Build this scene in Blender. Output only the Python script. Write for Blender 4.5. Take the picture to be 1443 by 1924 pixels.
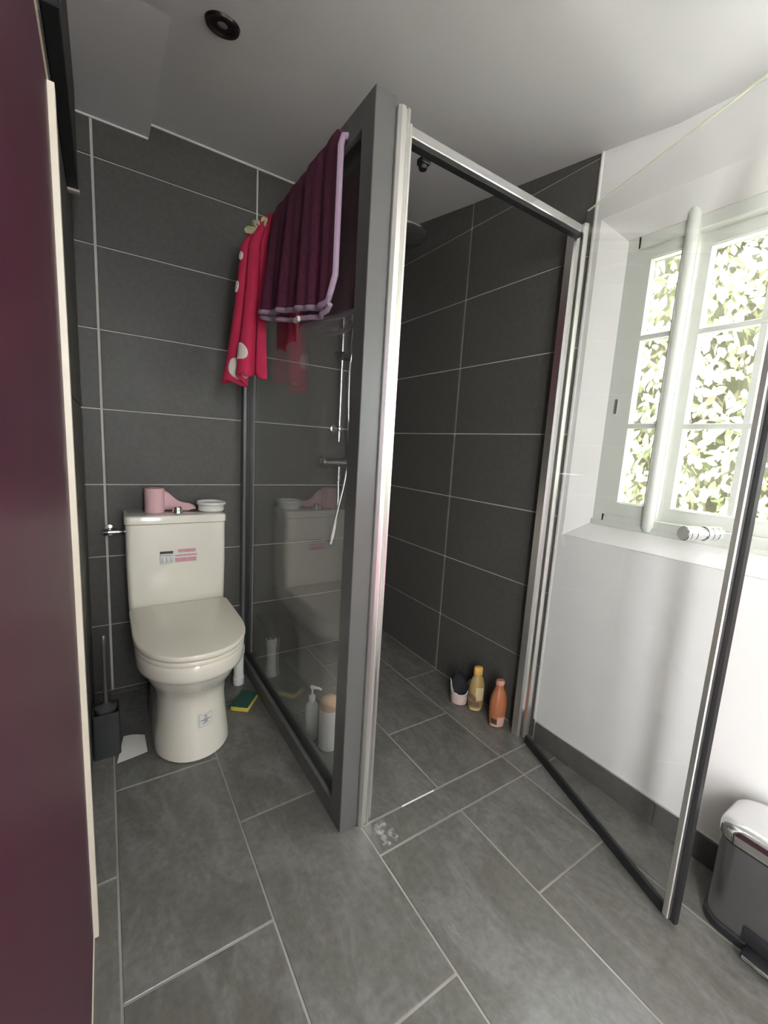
import bpy, bmesh, math, random
from mathutils import Vector, Matrix, noise

# ------------------------------------------------------------------ scene, camera, light
for o in list(bpy.data.objects):
    bpy.data.objects.remove(o)
scn = bpy.context.scene
COL = scn.collection

cam_d = bpy.data.cameras.new('camera')
cam = bpy.data.objects.new('camera', cam_d)
COL.objects.link(cam)
cam_d.sensor_fit = 'HORIZONTAL'
cam_d.sensor_width = 36.0
cam_d.lens = 797.552 / 1443.0 * 36.0
cam_d.clip_start = 0.01
R_ = ((0.8368545, -0.5442715, 0.0586782), (0.0325779, 0.1565147, 0.9871382), (-0.5464551, -0.8241794, 0.1487113))
M_ = Matrix(((R_[0][0], R_[1][0], R_[2][0], -0.59957), (R_[0][1], R_[1][1], R_[2][1], -2.06628),
             (R_[0][2], R_[1][2], R_[2][2], 1.12005), (0, 0, 0, 1)))
cam.matrix_world = M_
scn.camera = cam

scn.view_settings.view_transform = 'Standard'
scn.view_settings.look = 'None'
scn.view_settings.gamma = 1.0
scn.view_settings.use_curve_mapping = False
scn.view_settings.exposure = -0.20

world = bpy.data.worlds.new('world')
scn.world = world
world.use_nodes = True
bg = world.node_tree.nodes['Background']
bg.inputs['Color'].default_value = (0.90, 0.93, 0.99, 1)
bg.inputs['Strength'].default_value = 30.0

sun_d = bpy.data.lights.new('sun', 'SUN')
sun_d.energy = 30.0
sun_d.angle = 0.01
sun_d.color = (1.0, 0.91, 0.78)
sun = bpy.data.objects.new('sun', sun_d)
COL.objects.link(sun)
sun.rotation_euler = Vector((0.55, -0.22, -0.80)).to_track_quat('-Z', 'Y').to_euler()


def portal(name, loc, rot, sx, sy):
    d = bpy.data.lights.new(name, 'AREA')
    d.shape = 'RECTANGLE'
    d.size, d.size_y = sx, sy
    d.cycles.is_portal = True
    o = bpy.data.objects.new(name, d)
    COL.objects.link(o)
    o.location = loc
    o.rotation_euler = rot
portal('window_portal', (1.03, -2.03, 1.37), (0, math.radians(90), 0), 0.95, 1.64)
portal('rear_portal', (-0.46, -3.03, 1.5), (math.radians(90), 0, 0), 0.28, 1.0)
portal('left_opening_portal', (-0.76, -2.71, 1.0), (0, math.radians(-90), 0), 2.0, 0.38)  # samples sky through the added opening in the left wall

# ------------------------------------------------------------------ materials
MATS = {}


def new_mat(name):
    m = bpy.data.materials.new(name)
    m.use_nodes = True
    MATS[name] = m
    nt = m.node_tree
    return m, nt, nt.nodes['Principled BSDF']


def plain(name, col, rough=0.5, metal=0.0, var=0.0, scale=30.0, bump=0.0, spec=0.5, trans=0.0, coat=0.0, sss=0.0):
    m, nt, b = new_mat(name)
    b.inputs['Base Color'].default_value = (*col, 1)
    b.inputs['Roughness'].default_value = rough
    b.inputs['Metallic'].default_value = metal
    b.inputs['Specular IOR Level'].default_value = spec
    b.inputs['Transmission Weight'].default_value = trans
    b.inputs['Coat Weight'].default_value = coat
    if sss:
        b.inputs['Subsurface Weight'].default_value = sss
        b.inputs['Subsurface Radius'].default_value = (0.01, 0.008, 0.006)
    tc = nt.nodes.new('ShaderNodeTexCoord')
    nz = nt.nodes.new('ShaderNodeTexNoise')
    nz.inputs['Scale'].default_value = scale
    nz.inputs['Detail'].default_value = 4
    nt.links.new(tc.outputs['Object'], nz.inputs['Vector'])
    if var > 0:
        mx = nt.nodes.new('ShaderNodeMix')
        mx.data_type = 'RGBA'
        mx.inputs['A'].default_value = (*[c * (1 - var) for c in col], 1)
        mx.inputs['B'].default_value = (*[min(1, c * (1 + var)) for c in col], 1)
        nt.links.new(nz.outputs['Fac'], mx.inputs['Factor'])
        nt.links.new(mx.outputs['Result'], b.inputs['Base Color'])
    if bump > 0:
        bp = nt.nodes.new('ShaderNodeBump')
        bp.inputs['Strength'].default_value = bump
        bp.inputs['Distance'].default_value = 0.004
        nt.links.new(nz.outputs['Fac'], bp.inputs['Height'])
        nt.links.new(bp.outputs['Normal'], b.inputs['Normal'])
    return m


def ramp(nt, fac, stops):
    r = nt.nodes.new('ShaderNodeValToRGB')
    e = r.color_ramp.elements
    e[0].position, e[0].color = stops[0][0], (*stops[0][1], 1)
    e[1].position, e[1].color = stops[-1][0], (*stops[-1][1], 1)
    for p, c in stops[1:-1]:
        k = e.new(p)
        k.color = (*c, 1)
    nt.links.new(fac, r.inputs['Fac'])
    return r.outputs['Color']


def slate(name, base, light, rough, streak, axis_scale):
    """slate look porcelain: cloudy tone, stretched pale streaks, cleft relief"""
    m, nt, b = new_mat(name)
    geo = nt.nodes.new('ShaderNodeNewGeometry')
    oi = nt.nodes.new('ShaderNodeObjectInfo')
    add = nt.nodes.new('ShaderNodeVectorMath')
    add.operation = 'MULTIPLY_ADD'
    comb = nt.nodes.new('ShaderNodeCombineXYZ')
    for k in 'XYZ':
        nt.links.new(oi.outputs['Random'], comb.inputs[k])
    add.inputs[1].default_value = (7.0, 11.0, 5.0)
    nt.links.new(comb.outputs['Vector'], add.inputs[0])
    nt.links.new(geo.outputs['Position'], add.inputs[2])
    mp = nt.nodes.new('ShaderNodeMapping')
    mp.inputs['Rotation'].default_value = (0, 0, math.radians(22))
    mp.inputs['Scale'].default_value = axis_scale
    nt.links.new(add.outputs['Vector'], mp.inputs['Vector'])
    n1 = nt.nodes.new('ShaderNodeTexNoise')
    n1.inputs['Scale'].default_value = 6.5
    n1.inputs['Detail'].default_value = 9
    n1.inputs['Roughness'].default_value = 0.72
    n1.inputs['Distortion'].default_value = 0.6
    nt.links.new(mp.outputs['Vector'], n1.inputs['Vector'])
    n2 = nt.nodes.new('ShaderNodeTexNoise')
    n2.inputs['Scale'].default_value = 60.0
    n2.inputs['Detail'].default_value = 5
    nt.links.new(add.outputs['Vector'], n2.inputs['Vector'])
    c1 = ramp(nt, n1.outputs['Fac'], [(0.30, tuple(c * 0.88 for c in base)), (0.46, base), (0.60, light if streak else base),
                                      (0.74, tuple(c * 1.08 for c in base)), (0.90, tuple(c * 1.2 for c in base))])
    mx = nt.nodes.new('ShaderNodeMix')
    mx.data_type = 'RGBA'
    mx.blend_type = 'OVERLAY'
    mx.inputs['Factor'].default_value = 0.35
    nt.links.new(c1, mx.inputs['A'])
    nt.links.new(n2.outputs['Color'], mx.inputs['B'])
    bw = nt.nodes.new('ShaderNodeRGBToBW')
    nt.links.new(n2.outputs['Color'], bw.inputs['Color'])
    nt.links.new(bw.outputs['Val'], mx.inputs['B'])
    nt.links.new(mx.outputs['Result'], b.inputs['Base Color'])
    rr = nt.nodes.new('ShaderNodeMapRange')
    rr.inputs['To Min'].default_value = rough - 0.08
    rr.inputs['To Max'].default_value = rough + 0.12
    nt.links.new(n1.outputs['Fac'], rr.inputs['Value'])
    nt.links.new(rr.outputs['Result'], b.inputs['Roughness'])
    bp = nt.nodes.new('ShaderNodeBump')
    bp.inputs['Strength'].default_value = 0.35 if streak else 0.12
    bp.inputs['Distance'].default_value = 0.004
    nt.links.new(n1.outputs['Fac'], bp.inputs['Height'])
    nt.links.new(bp.outputs['Normal'], b.inputs['Normal'])
    return m


def glass(name, tint=(1, 1, 1), haze=0.0, ior=1.5):
    """clear pane: straight-through light plus a Fresnel mirror, with a little limescale haze"""
    m, nt, b = new_mat(name)
    nt.nodes.remove(b)
    out = nt.nodes['Material Output']
    tr = nt.nodes.new('ShaderNodeBsdfTransparent')
    tr.inputs['Color'].default_value = (*tint, 1)
    gl = nt.nodes.new('ShaderNodeBsdfGlossy')
    gl.inputs['Roughness'].default_value = 0.0
    fr = nt.nodes.new('ShaderNodeFresnel')
    gb = nt.nodes.new('ShaderNodeNewGeometry')          # same reflectance on both sides of the sheet
    im = nt.nodes.new('ShaderNodeMapRange')
    im.inputs['To Min'].default_value = ior
    im.inputs['To Max'].default_value = 1.0 / ior
    nt.links.new(gb.outputs['Backfacing'], im.inputs['Value'])
    nt.links.new(im.outputs['Result'], fr.inputs['IOR'])
    mx = nt.nodes.new('ShaderNodeMixShader')
    nt.links.new(fr.outputs['Fac'], mx.inputs['Fac'])
    base = tr
    if haze > 0:
        df = nt.nodes.new('ShaderNodeBsdfDiffuse')
        df.inputs['Color'].default_value = (0.8, 0.8, 0.78, 1)
        m2 = nt.nodes.new('ShaderNodeMixShader')
        tc = nt.nodes.new('ShaderNodeTexCoord')
        nz = nt.nodes.new('ShaderNodeTexNoise')
        nz.inputs['Scale'].default_value = 6
        nt.links.new(tc.outputs['Object'], nz.inputs['Vector'])
        mr = nt.nodes.new('ShaderNodeMapRange')
        mr.inputs['From Min'].default_value = 0.3
        mr.inputs['From Max'].default_value = 0.7
        mr.inputs['To Min'].default_value = haze * 0.5
        mr.inputs['To Max'].default_value = haze * 1.5
        nt.links.new(nz.outputs['Fac'], mr.inputs['Value'])
        nt.links.new(mr.outputs['Result'], m2.inputs['Fac'])
        nt.links.new(tr.outputs[0], m2.inputs[1])
        nt.links.new(df.outputs[0], m2.inputs[2])
        base = m2
    nt.links.new(base.outputs[0], mx.inputs[1])
    nt.links.new(gl.outputs[0], mx.inputs[2])
    nt.links.new(mx.outputs[0], out.inputs['Surface'])
    return m


WT = slate('wall_tile_slate', (0.080, 0.076, 0.067), (0.08, 0.08, 0.075), 0.52, False, (1.0, 1.0, 1.0))
FT = slate('floor_tile_slate', (0.138, 0.133, 0.116), (0.178, 0.174, 0.160), 0.22, True, (1.6, 0.7, 1.0))
GROUT = plain('grout', (0.58, 0.55, 0.50), 0.85, var=0.25, scale=14)
GROUT_D = plain('floor_grout', (0.30, 0.285, 0.25), 0.85, var=0.85, scale=2.6)
PLASTER = plain('white_plaster', (0.80, 0.78, 0.75), 0.6, var=0.04, scale=6, bump=0.12)
CEIL = plain('ceiling_paint', (0.72, 0.71, 0.71), 0.7, var=0.04, scale=5)
WPAINT = plain('window_paint', (0.68, 0.69, 0.63), 0.35, var=0.03, scale=20)
PURPLE = plain('purple_lacquer', (0.075, 0.018, 0.040), 0.42, var=0.06, scale=8, coat=0.0, spec=0.3)
CREAM = plain('cream_edge', (0.72, 0.66, 0.54), 0.35, var=0.06, scale=20)
ANTH = plain('anthracite_metal', (0.105, 0.104, 0.099), 0.32, 0.0, var=0.05, scale=40)
CHROME = plain('chrome', (0.80, 0.80, 0.80), 0.12, 1.0)
ALU = plain('polished_aluminium', (0.90, 0.89, 0.86), 0.30, 1.0)
BLACK = plain('black_rubber', (0.012, 0.012, 0.012), 0.5)
CERAMIC = plain('glazed_ceramic', (0.80, 0.76, 0.66), 0.10, coat=0.3)
SEATP = plain('seat_plastic', (0.80, 0.75, 0.63), 0.22)
GLASS = glass('shower_glass', (0.985, 0.992, 0.988), 0.05)
GLASSD = glass('door_glass', (0.99, 0.995, 0.992), 0.012)
WGLASS = glass('window_glass', (0.98, 1.0, 0.985), 0.0)
BOXM = plain('black_satin', (0.010, 0.010, 0.011), 0.5)
PAPER = plain('white_paper', (0.72, 0.71, 0.66), 0.9, var=0.05)


# ------------------------------------------------------------------ mesh helpers
class MB:
    """collects shapes in one bmesh"""

    def __init__(self):
        self.bm = bmesh.new()

    def box(self, lo, hi, bev=0.0, seg=2, rot=None, piv=None):
        g = bmesh.ops.create_cube(self.bm, size=1.0)
        vs = g['verts']
        lo, hi = Vector(lo), Vector(hi)
        for v in vs:
            v.co = Vector((lo[i] + (v.co[i] + 0.5) * (hi[i] - lo[i]) for i in range(3)))
        if bev > 0:
            es = list({e for v in vs for e in v.link_edges})
            r = bmesh.ops.bevel(self.bm, geom=es, offset=bev, segments=seg, affect='EDGES', profile=0.5)
            vs = list({v for f in r['faces'] for v in f.verts} | {v for v in vs if v.is_valid})
        if rot is not None:
            bmesh.ops.rotate(self.bm, verts=vs, cent=Vector(piv), matrix=rot)
        return self

    def ring_loft(self, rings, cap0=True, cap1=True, closed=True):
        rows = [[self.bm.verts.new(p) for p in r] for r in rings]
        n = len(rows[0])
        for a, b in zip(rows[:-1], rows[1:]):
            for i in range(n if closed else n - 1):
                j = (i + 1) % n
                self.bm.faces.new((a[i], a[j], b[j], b[i]))
        if cap0:
            self.bm.faces.new(list(reversed(rows[0])))
        if cap1:
            self.bm.faces.new(rows[-1])
        return self

    def lathe(self, prof, c=(0, 0, 0), axis='Z', n=32, cap0=True, cap1=True):
        rings = []
        ax = {'X': 0, 'Y': 1, 'Z': 2}[axis] if isinstance(axis, str) else None
        if ax is None:
            d = Vector(axis).normalized()
        else:
            d = Vector([1.0 if i == ax else 0.0 for i in range(3)])
        q = Vector((0, 0, 1)).rotation_difference(d)
        for r, h in prof:
            rings.append([Vector(c) + q @ Vector((r * math.cos(2 * math.pi * k / n), r * math.sin(2 * math.pi * k / n), h)) for k in range(n)])
        return self.ring_loft(rings, cap0, cap1)

    def tube(self, pts, r, n=10):
        pts = [Vector(p) for p in pts]
        rings = []
        up = Vector((0, 0, 1))
        prev = None
        for i, p in enumerate(pts):
            t = (pts[min(i + 1, len(pts) - 1)] - pts[max(i - 1, 0)]).normalized()
            if prev is None:
                a = t.cross(up)
                if a.length < 1e-3:
                    a = t.cross(Vector((1, 0, 0)))
            else:
                a = prev - t * prev.dot(t)
            a.normalize()
            prev = a
            b = t.cross(a)
            rr = r[i] if isinstance(r, (list, tuple)) else r
            rings.append([p + (a * math.cos(2 * math.pi * k / n) + b * math.sin(2 * math.pi * k / n)) * rr for k in range(n)])
        return self.ring_loft(rings)

    def prism(self, pts, z0, z1):
        return self.ring_loft([[Vector((x, y, z0)) for x, y in pts], [Vector((x, y, z1)) for x, y in pts]])

    def poly(self, pts):
        self.bm.faces.new([self.bm.verts.new(p) for p in pts])
        return self

    def build(self, name, mat, parent=None, smooth=False, org=None):
        bm = self.bm
        bmesh.ops.recalc_face_normals(bm, faces=bm.faces)
        me = bpy.data.meshes.new(name)
        bm.to_mesh(me)
        bm.free()
        me.materials.append(mat)
        o = bpy.data.objects.new(name, me)
        COL.objects.link(o)
        off = Vector((0, 0, 0))
        if parent is not None:
            o.parent = parent
            off = root_loc(parent)
        elif org is not None:
            off = Vector(org)
            o.location = off
        me.transform(Matrix.Translation(-off))
        if smooth:
            me.polygons.foreach_set('use_smooth', [True] * len(me.polygons))
            try:
                me.set_sharp_from_angle(angle=math.radians(40))
            except Exception:
                pass
        return o


def root_loc(o):
    v = Vector((0, 0, 0))
    while o is not None:
        v += Vector(o.location)
        o = o.parent
    return v


def tag(o, label, cat, group=None, kind=None):
    o['label'] = label
    o['category'] = cat
    if group:
        o['group'] = group
    if kind:
        o['kind'] = kind
    return o


def thing(name, label, cat, loc=(0, 0, 0), group=None, kind=None):
    o = bpy.data.objects.new(name, None)
    COL.objects.link(o)
    o.empty_display_size = 0.05
    o.location = loc
    return tag(o, label, cat, group, kind)


# ------------------------------------------------------------------ the setting
XL, XR = -0.668, 0.809          # tile faces of the two side walls
YT = -1.125                     # tiles of the right wall stop here, plaster begins
YF = -3.0                       # wall behind the camera
TT = 0.007                      # tile thickness
ROW = 0.302
GAP = 0.005
GV = 0.009


def ceil_z(y):
    pts = [(0.05, 2.31), (0.0, 2.30), (-0.5, 2.218), (-1.1, 2.128), (-1.35, 2.085), (-1.6, 2.075), (YF - 0.2, 2.075)]
    for (a, za), (b, zb) in zip(pts[:-1], pts[1:]):
        if y >= b:
            return za + (zb - za) * (y - a) / (b - a)
    return pts[-1][1]


tile_cache = {}


def tile(parent, mat, lo, hi, thick_axis):
    """one tile: a bevelled slab; alike ones share their mesh"""
    lo, hi = Vector(lo), Vector(hi)
    dim = hi - lo
    key = (tuple(round(d, 4) for d in dim), mat.name, thick_axis)
    if key not in tile_cache:
        mb = MB().box((0, 0, 0), dim, 0.0012, 1)
        bm = mb.bm
        me = bpy.data.meshes.new('tile')
        bmesh.ops.recalc_face_normals(bm, faces=bm.faces)
        bm.to_mesh(me)
        bm.free()
        me.materials.append(mat)
        tile_cache[key] = me
    o = bpy.data.objects.new('tile', tile_cache[key])
    COL.objects.link(o)
    o.parent = parent
    o.location = lo - root_loc(parent)
    return o


def sloped_tile(parent, mat, pts, nrm):
    """a tile cut to the ceiling: quad of four corners thickened along nrm"""
    mb = MB()
    n = Vector(nrm) * TT
    p = [Vector(q) for q in pts]
    mb.ring_loft([p, [q + n for q in p]])
    return mb.build('tile', mat, parent)


# --- back wall (grout bed with single tiles)
wb = MB().box((XL - 0.15, TT - 0.0015, -0.1), (XR + 0.25, 0.20, 2.45)).build('wall_back', GROUT, org=(0, 0, 0))
tag(wb, 'dark slate tiled back wall behind the toilet and shower', 'wall', kind='structure')
xs_b = [XL - 0.004, -0.603, 0.003, 0.609, XR + 0.006]
for k in range(8):
    z0, z1 = k * ROW + GAP / 2 - 0.0, (k + 1) * ROW - GAP / 2
    for a, b in zip(xs_b[:-1], xs_b[1:]):
        tile(wb, WT, (a + GV / 2, 0.0, z0), (b - GV / 2, TT, min(z1, 2.345)), 1)

# --- right wall: tiles in the shower, plaster with the window niche further forward
NY0, NY1, NZ0, NZ1 = -1.147, -2.90, 0.845, 1.910     # opening in the plaster face
IY0, IY1, IZ0, IZ1 = -1.219, -2.84, 0.903, 1.835     # splayed in to the window frame
XP, XI, XO = 0.805, 0.862, 1.02
mb = MB()
mb.box((XR + TT - 0.0015, YT, -0.1), (XO, 0.20, 2.45))
wr = mb.build('wall_right', GROUT, org=(0, 0, 0))
tag(wr, 'right wall, slate tiles inside the shower and white plaster around the window', 'wall', kind='structure')
mb = MB()
mb.box((XP, YT, -0.1), (XO, NY0, 2.40))                                  # pier between tiles and niche
mb.box((XP, NY1, -0.1), (XO, YF - 0.2, 2.40))
mb.box((XP, NY0, -0.1), (XO, NY1, NZ0 - 0.001))
mb.box((XP, NY0, NZ1), (XO, NY1, 2.40))
o4 = [(XP, NY0, NZ0), (XP, NY1, NZ0), (XP, NY1, NZ1), (XP, NY0, NZ1)]
i4 = [(XI, IY0, IZ0), (XI, IY1, IZ0), (XI, IY1, IZ1), (XI, IY0, IZ1)]
e4 = [(XO, IY0, IZ0), (XO, IY1, IZ0), (XO, IY1, IZ1), (XO, IY0, IZ1)]
f4 = [(XO, NY0, NZ0), (XO, NY1, NZ0), (XO, NY1, NZ1), (XO, NY0, NZ1)]
for i in range(4):
    j = (i + 1) % 4
    mb.poly([o4[i], o4[j], i4[j], i4[i]])
    mb.poly([i4[i], i4[j], e4[j], e4[i]])
    mb.poly([e4[i], e4[j], f4[j], f4[i]])
pl = mb.build('plaster', PLASTER, wr)
pl['label'] = 'white painted plaster around the window niche'
mb = MB().lathe([(0.009, 0.0), (0.009, 2.2)], (XP + 0.006, YT + 0.001, 0.086), n=12)
cb = mb.build('corner_bead', PLASTER, wr, True)
cb['label'] = 'rounded white plaster edge beside the tiles'
ys_r = [0.006, -0.5145, YT + 0.0]
for k in range(8):
    z0, z1 = k * ROW + GAP / 2, (k + 1) * ROW - GAP / 2
    for a, b in zip(ys_r[:-1], ys_r[1:]):
        tile(wr, WT, (XR, b + GV / 2, z0), (XR + TT, a - GV / 2, min(z1, 2.345)), 0)

# --- left wall
wl = MB().box((XL - 0.16, -1.03, -0.1), (XL - TT + 0.0015, 0.20, 2.45)).box((XL - 0.16, -2.52, -0.1), (-0.705, -1.03, 2.45)).box((XL - 0.16, YF - 0.2, -0.1), (-0.705, -2.90, 2.45)).box((XL - 0.16, -2.90, 2.0), (-0.705, -2.52, 2.45)).build('wall_left', GROUT, org=(0, 0, 0))  # gap near the camera is added to let in sky fill light
tag(wl, 'dark tiled left wall beside the toilet', 'wall', kind='structure')
ys_l = [0.0, -0.43, -1.03]
for k in range(8):
    z0, z1 = k * ROW + GAP / 2, (k + 1) * ROW - GAP / 2
    for a, b in zip(ys_l[:-1], ys_l[1:]):
        tile(wl, WT, (XL - TT, b + GAP / 2, z0), (XL, a - GAP / 2, min(z1, 2.345)), 0)
ys_n = [-1.03, -1.64, -2.25]
for a, b in zip(ys_n[:-1], ys_n[1:]):
    for k in range(8):
        tile(wl, WT, (-0.705, b + GAP / 2, k * ROW + GAP / 2), (-0.699, a - GAP / 2, min((k + 1) * ROW - GAP / 2, 2.345)), 0)

# --- wall behind the camera, with an added opening that lets in sky fill light
mb = MB()
mb.box((-0.86, YF - 0.12, -0.1), (-0.60, YF, 2.45))
mb.box((-0.32, YF - 0.12, -0.1), (1.02, YF, 2.45))
mb.box((-0.60, YF - 0.12, 2.0), (-0.32, YF, 2.45))
mb.box((-0.60, YF - 0.12, -0.1), (-0.32, YF, 1.0))
wf = mb.build('wall_front', PLASTER, org=(0, YF, 0))
tag(wf, 'white wall with an added narrow opening for fill light behind the viewer', 'wall', kind='structure')

# --- ceiling: slopes up towards the back wall
mb = MB()
ys_c = [0.05 - 0.05 * i for i in range(0, 40)] + [-2.2, YF - 0.12]
low = [Vector((0, y, ceil_z(y))) for y in ys_c]
rows = []
for p in low:
    rows.append([Vector((XL - 0.15, p.y, p.z)), Vector((XO, p.y, p.z)), Vector((XO, p.y, 2.6)), Vector((XL - 0.15, p.y, 2.6))])
mb.ring_loft(rows)
cl = mb.build('ceiling', CEIL, org=(0, 0, 0))
tag(cl, 'off-white sloping ceiling', 'ceiling', kind='structure')
cl.data.polygons.foreach_set('use_smooth', [True] * len(cl.data.polygons))
cl.data.set_sharp_from_angle(angle=math.radians(30))
mb = MB()
A = (XL - 0.01, 0.004)
prof = [(0.004, 2.243), (-0.66, 2.1945), (-0.66, 2.40), (0.004, 2.40)]
mb.ring_loft([[Vector((XL - 0.02, y, z)) for y, z in prof], [Vector((-0.418, y, z)) for y, z in prof]])
so = mb.build('soffit', CEIL, cl)
so['label'] = 'boxed-in lower strip of ceiling above the toilet'
mb = MB()
mb.box((XL, -0.006, 2.237), (-0.420, 0.002, 2.2435), 0.001, 1)
mb.box((-0.418, -0.006, 2.290), (XR, 0.002, 2.297), 0.001, 1)
tr = mb.build('sealant_line', PLASTER, cl)
tr['label'] = 'thin white sealant line where ceiling meets tiles'

# --- floor
fl = MB().box((XL - 0.15, YF - 0.12, -0.12), (XO, 0.05, -0.0015)).build('floor', GROUT_D, org=(0, 0, 0))
tag(fl, 'grey slate tiled bathroom floor', 'floor', kind='structure')
FX = [-0.668, -0.606, -0.2994, 0.0058, 0.3108, 0.616, 0.809]


def lane(x0, x1, joints):
    for a, b in zip(joints[:-1], joints[1:]):
        tile(fl, FT, (x0 + GAP / 2, b + GAP / 2, -TT), (x1 - GAP / 2, a - GAP / 2, 0.0), 2)


lane(FX[0] - 0.03, FX[1], [0.0, -0.34, -0.950, -1.557, -2.164, -2.771, YF])
lane(FX[1], FX[2], [0.0, -0.034, -0.6388, -1.2458, -1.853, -2.46, YF])
lane(FX[2], FX[3], [0.0, -0.3344, -0.9414, -1.5484, -2.155, -2.762, YF])
lane(FX[3], FX[4] - 0.006, [0.0, -0.527, -1.1327])
lane(FX[4] - 0.006, FX[5] - 0.006, [0.0, -0.23, -0.83, -1.1327])
lane(FX[5] - 0.006, FX[6], [0.0, -0.527, -1.1327])
lane(FX[3], FX[5] - 0.0, [-1.1327, -1.237])
lane(FX[5], FX[6], [-1.1327, -1.237])
lane(FX[3], FX[4], [-1.237, -1.843, -2.45, YF])
lane(FX[4], FX[5], [-1.237, -1.531, -2.138, -2.745, YF])
lane(FX[5], FX[6], [-1.237, -1.843, -2.45, YF])

LIME, nt, b = new_mat('limescale')                 # chalky bloom, broken up by noise
b.inputs['Base Color'].default_value = (0.50, 0.50, 0.49, 1)
b.inputs['Roughness'].default_value = 0.85
tc = nt.nodes.new('ShaderNodeTexCoord')
nz = nt.nodes.new('ShaderNodeTexNoise')
nz.inputs['Scale'].default_value = 55.0
nz.inputs['Detail'].default_value = 6
nt.links.new(tc.outputs['Object'], nz.inputs['Vector'])
rg = nt.nodes.new('ShaderNodeMapRange')
rg.inputs['From Min'].default_value = 0.45
rg.inputs['From Max'].default_value = 0.62
rg.inputs['To Max'].default_value = 0.75
nt.links.new(nz.outputs['Fac'], rg.inputs['Value'])
nt.links.new(rg.outputs['Result'], b.inputs['Alpha'])
random.seed(8)
lp = MB().poly([(0.055 + random.uniform(0.028, 0.040) * math.cos(a), -1.186 + random.uniform(0.034, 0.046) * math.sin(a), 0.0005) for a in [2 * math.pi * q / 18 for q in range(18)]]).build('limescale_patch', LIME, fl)
lp['label'] = 'chalky white stain on the shower threshold'
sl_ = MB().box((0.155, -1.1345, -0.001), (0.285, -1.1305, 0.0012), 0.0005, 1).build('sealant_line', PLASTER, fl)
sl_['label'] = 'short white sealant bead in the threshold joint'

# --- tiled skirting under the plaster
bb = MB().box((0.7985, YT - 0.02, 0.0), (XP + 0.002, YF, 0.0835)).build('baseboard_right', GROUT, org=(0, 0, 0))
tag(bb, 'grey tile skirting along the foot of the white wall', 'baseboard', kind='structure')
for a, b in [(YT - 0.012, -1.58), (-1.58, -2.18), (-2.18, -2.78)]:
    tile(bb, WT, (0.791, b + 0.002, 0.001), (0.798, a - 0.002, 0.083), 0)

# --- purple door leaf along the left wall
dr = thing('door_1', 'glossy dark purple door leaf with cream edge, at the left border', 'door', (-0.672, -1.1, 0), kind='structure')
LB, LT, DH = -0.655, -0.659, 1.688           # the leaf leans a few millimetres
def leaf_box(y0, y1, z0, z1, depth, out):
    def fx(z):
        return LB + (LT - LB) * z / DH + out
    r = []
    for z in (z0, z1):
        r.append([Vector((fx(z), y0, z)), Vector((fx(z), y1, z)), Vector((fx(z) - depth, y1, z)), Vector((fx(z) - depth, y0, z))])
    return MB().ring_loft(r)
leaf_box(-2.25, -1.075, 0.012, DH - 0.006, 0.036, 0.0).build('door_leaf', PURPLE, dr)
ed = leaf_box(-1.085, -1.060, 0.004, DH - 0.006, 0.040, 0.010).build('edge_strip', CREAM, dr)
ed['label'] = 'cream coloured edge strip of the door'
cp = leaf_box(-2.25, -1.060, DH - 0.006, DH, 0.038, 0.002).build('top_edge', CREAM, dr)
cp = leaf_box(-2.25, -1.085, 0.003, 0.012, 0.038, 0.002).build('bottom_edge', CREAM, dr)

# --- window in the niche
w = thing('window_1', 'white timber window with small panes looking onto bright foliage', 'window', (0.87, -1.78, 0.903), kind='structure')
XW = XI
mb = MB()      # fixed frame
mb.box((XW, IY0, IZ0), (XW + 0.05, IY0 - 0.036, IZ1), 0.003, 1)
mb.box((XW, IY1 + 0.045, IZ0), (XW + 0.05, IY1, IZ1), 0.003, 1)
mb.box((XW, IY0 - 0.036, IZ0), (XW + 0.05, IY1 + 0.045, IZ0 + 0.036), 0.003, 1)
mb.box((XW, IY0 - 0.036, IZ1 - 0.036), (XW + 0.05, IY1 + 0.045, IZ1), 0.003, 1)
mb.build('window_frame', WPAINT, w)


def sash(y0, y1, cols, x=XW + 0.004):
    """y0 > y1; glazed between z 0.975 and 1.778, three panes high"""
    st, zb, zt = 0.034, IZ0 + 0.032, IZ1 - 0.032
    gz = [0.981, 1.241, 1.522, 1.762]
    m = MB()
    m.box((x, y0, zb), (x + 0.036, y0 - st, zt), 0.004, 2)
    m.box((x, y1 + st, zb), (x + 0.036, y1, zt), 0.004, 2)
    m.box((x + 0.001, y0 - st, zb), (x + 0.035, y1 + st, gz[0]), 0.004, 2)
    m.box((x + 0.001, y0 - st, gz[3]), (x + 0.035, y1 + st, zt), 0.004, 2)
    s = m.build('sash', WPAINT, w)
    ga, gb = y0 - st, y1 + st
    ysn = [ga + (gb - ga) * i / cols for i in range(cols + 1)]
    for z in gz[1:3]:
        MB().box((x + 0.006, ga + 0.002, z - 0.006), (x + 0.030, gb - 0.002, z + 0.006), 0.002, 1).build('muntin', WPAINT, s)
    for y in ysn[1:-1]:
        MB().box((x + 0.007, y + 0.006, gz[0] - 0.002), (x + 0.029, y - 0.006, gz[3] + 0.002), 0.002, 1).build('muntin', WPAINT, s)
    for ya, yb in zip(ysn[:-1], ysn[1:]):
        for za, zb2 in zip(gz[:-1], gz[1:]):
            MB().box((x + 0.016, ya - 0.001, za + 0.001), (x + 0.020, yb + 0.001, zb2 - 0.001)).build('pane', WGLASS, s)
    return s


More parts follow.
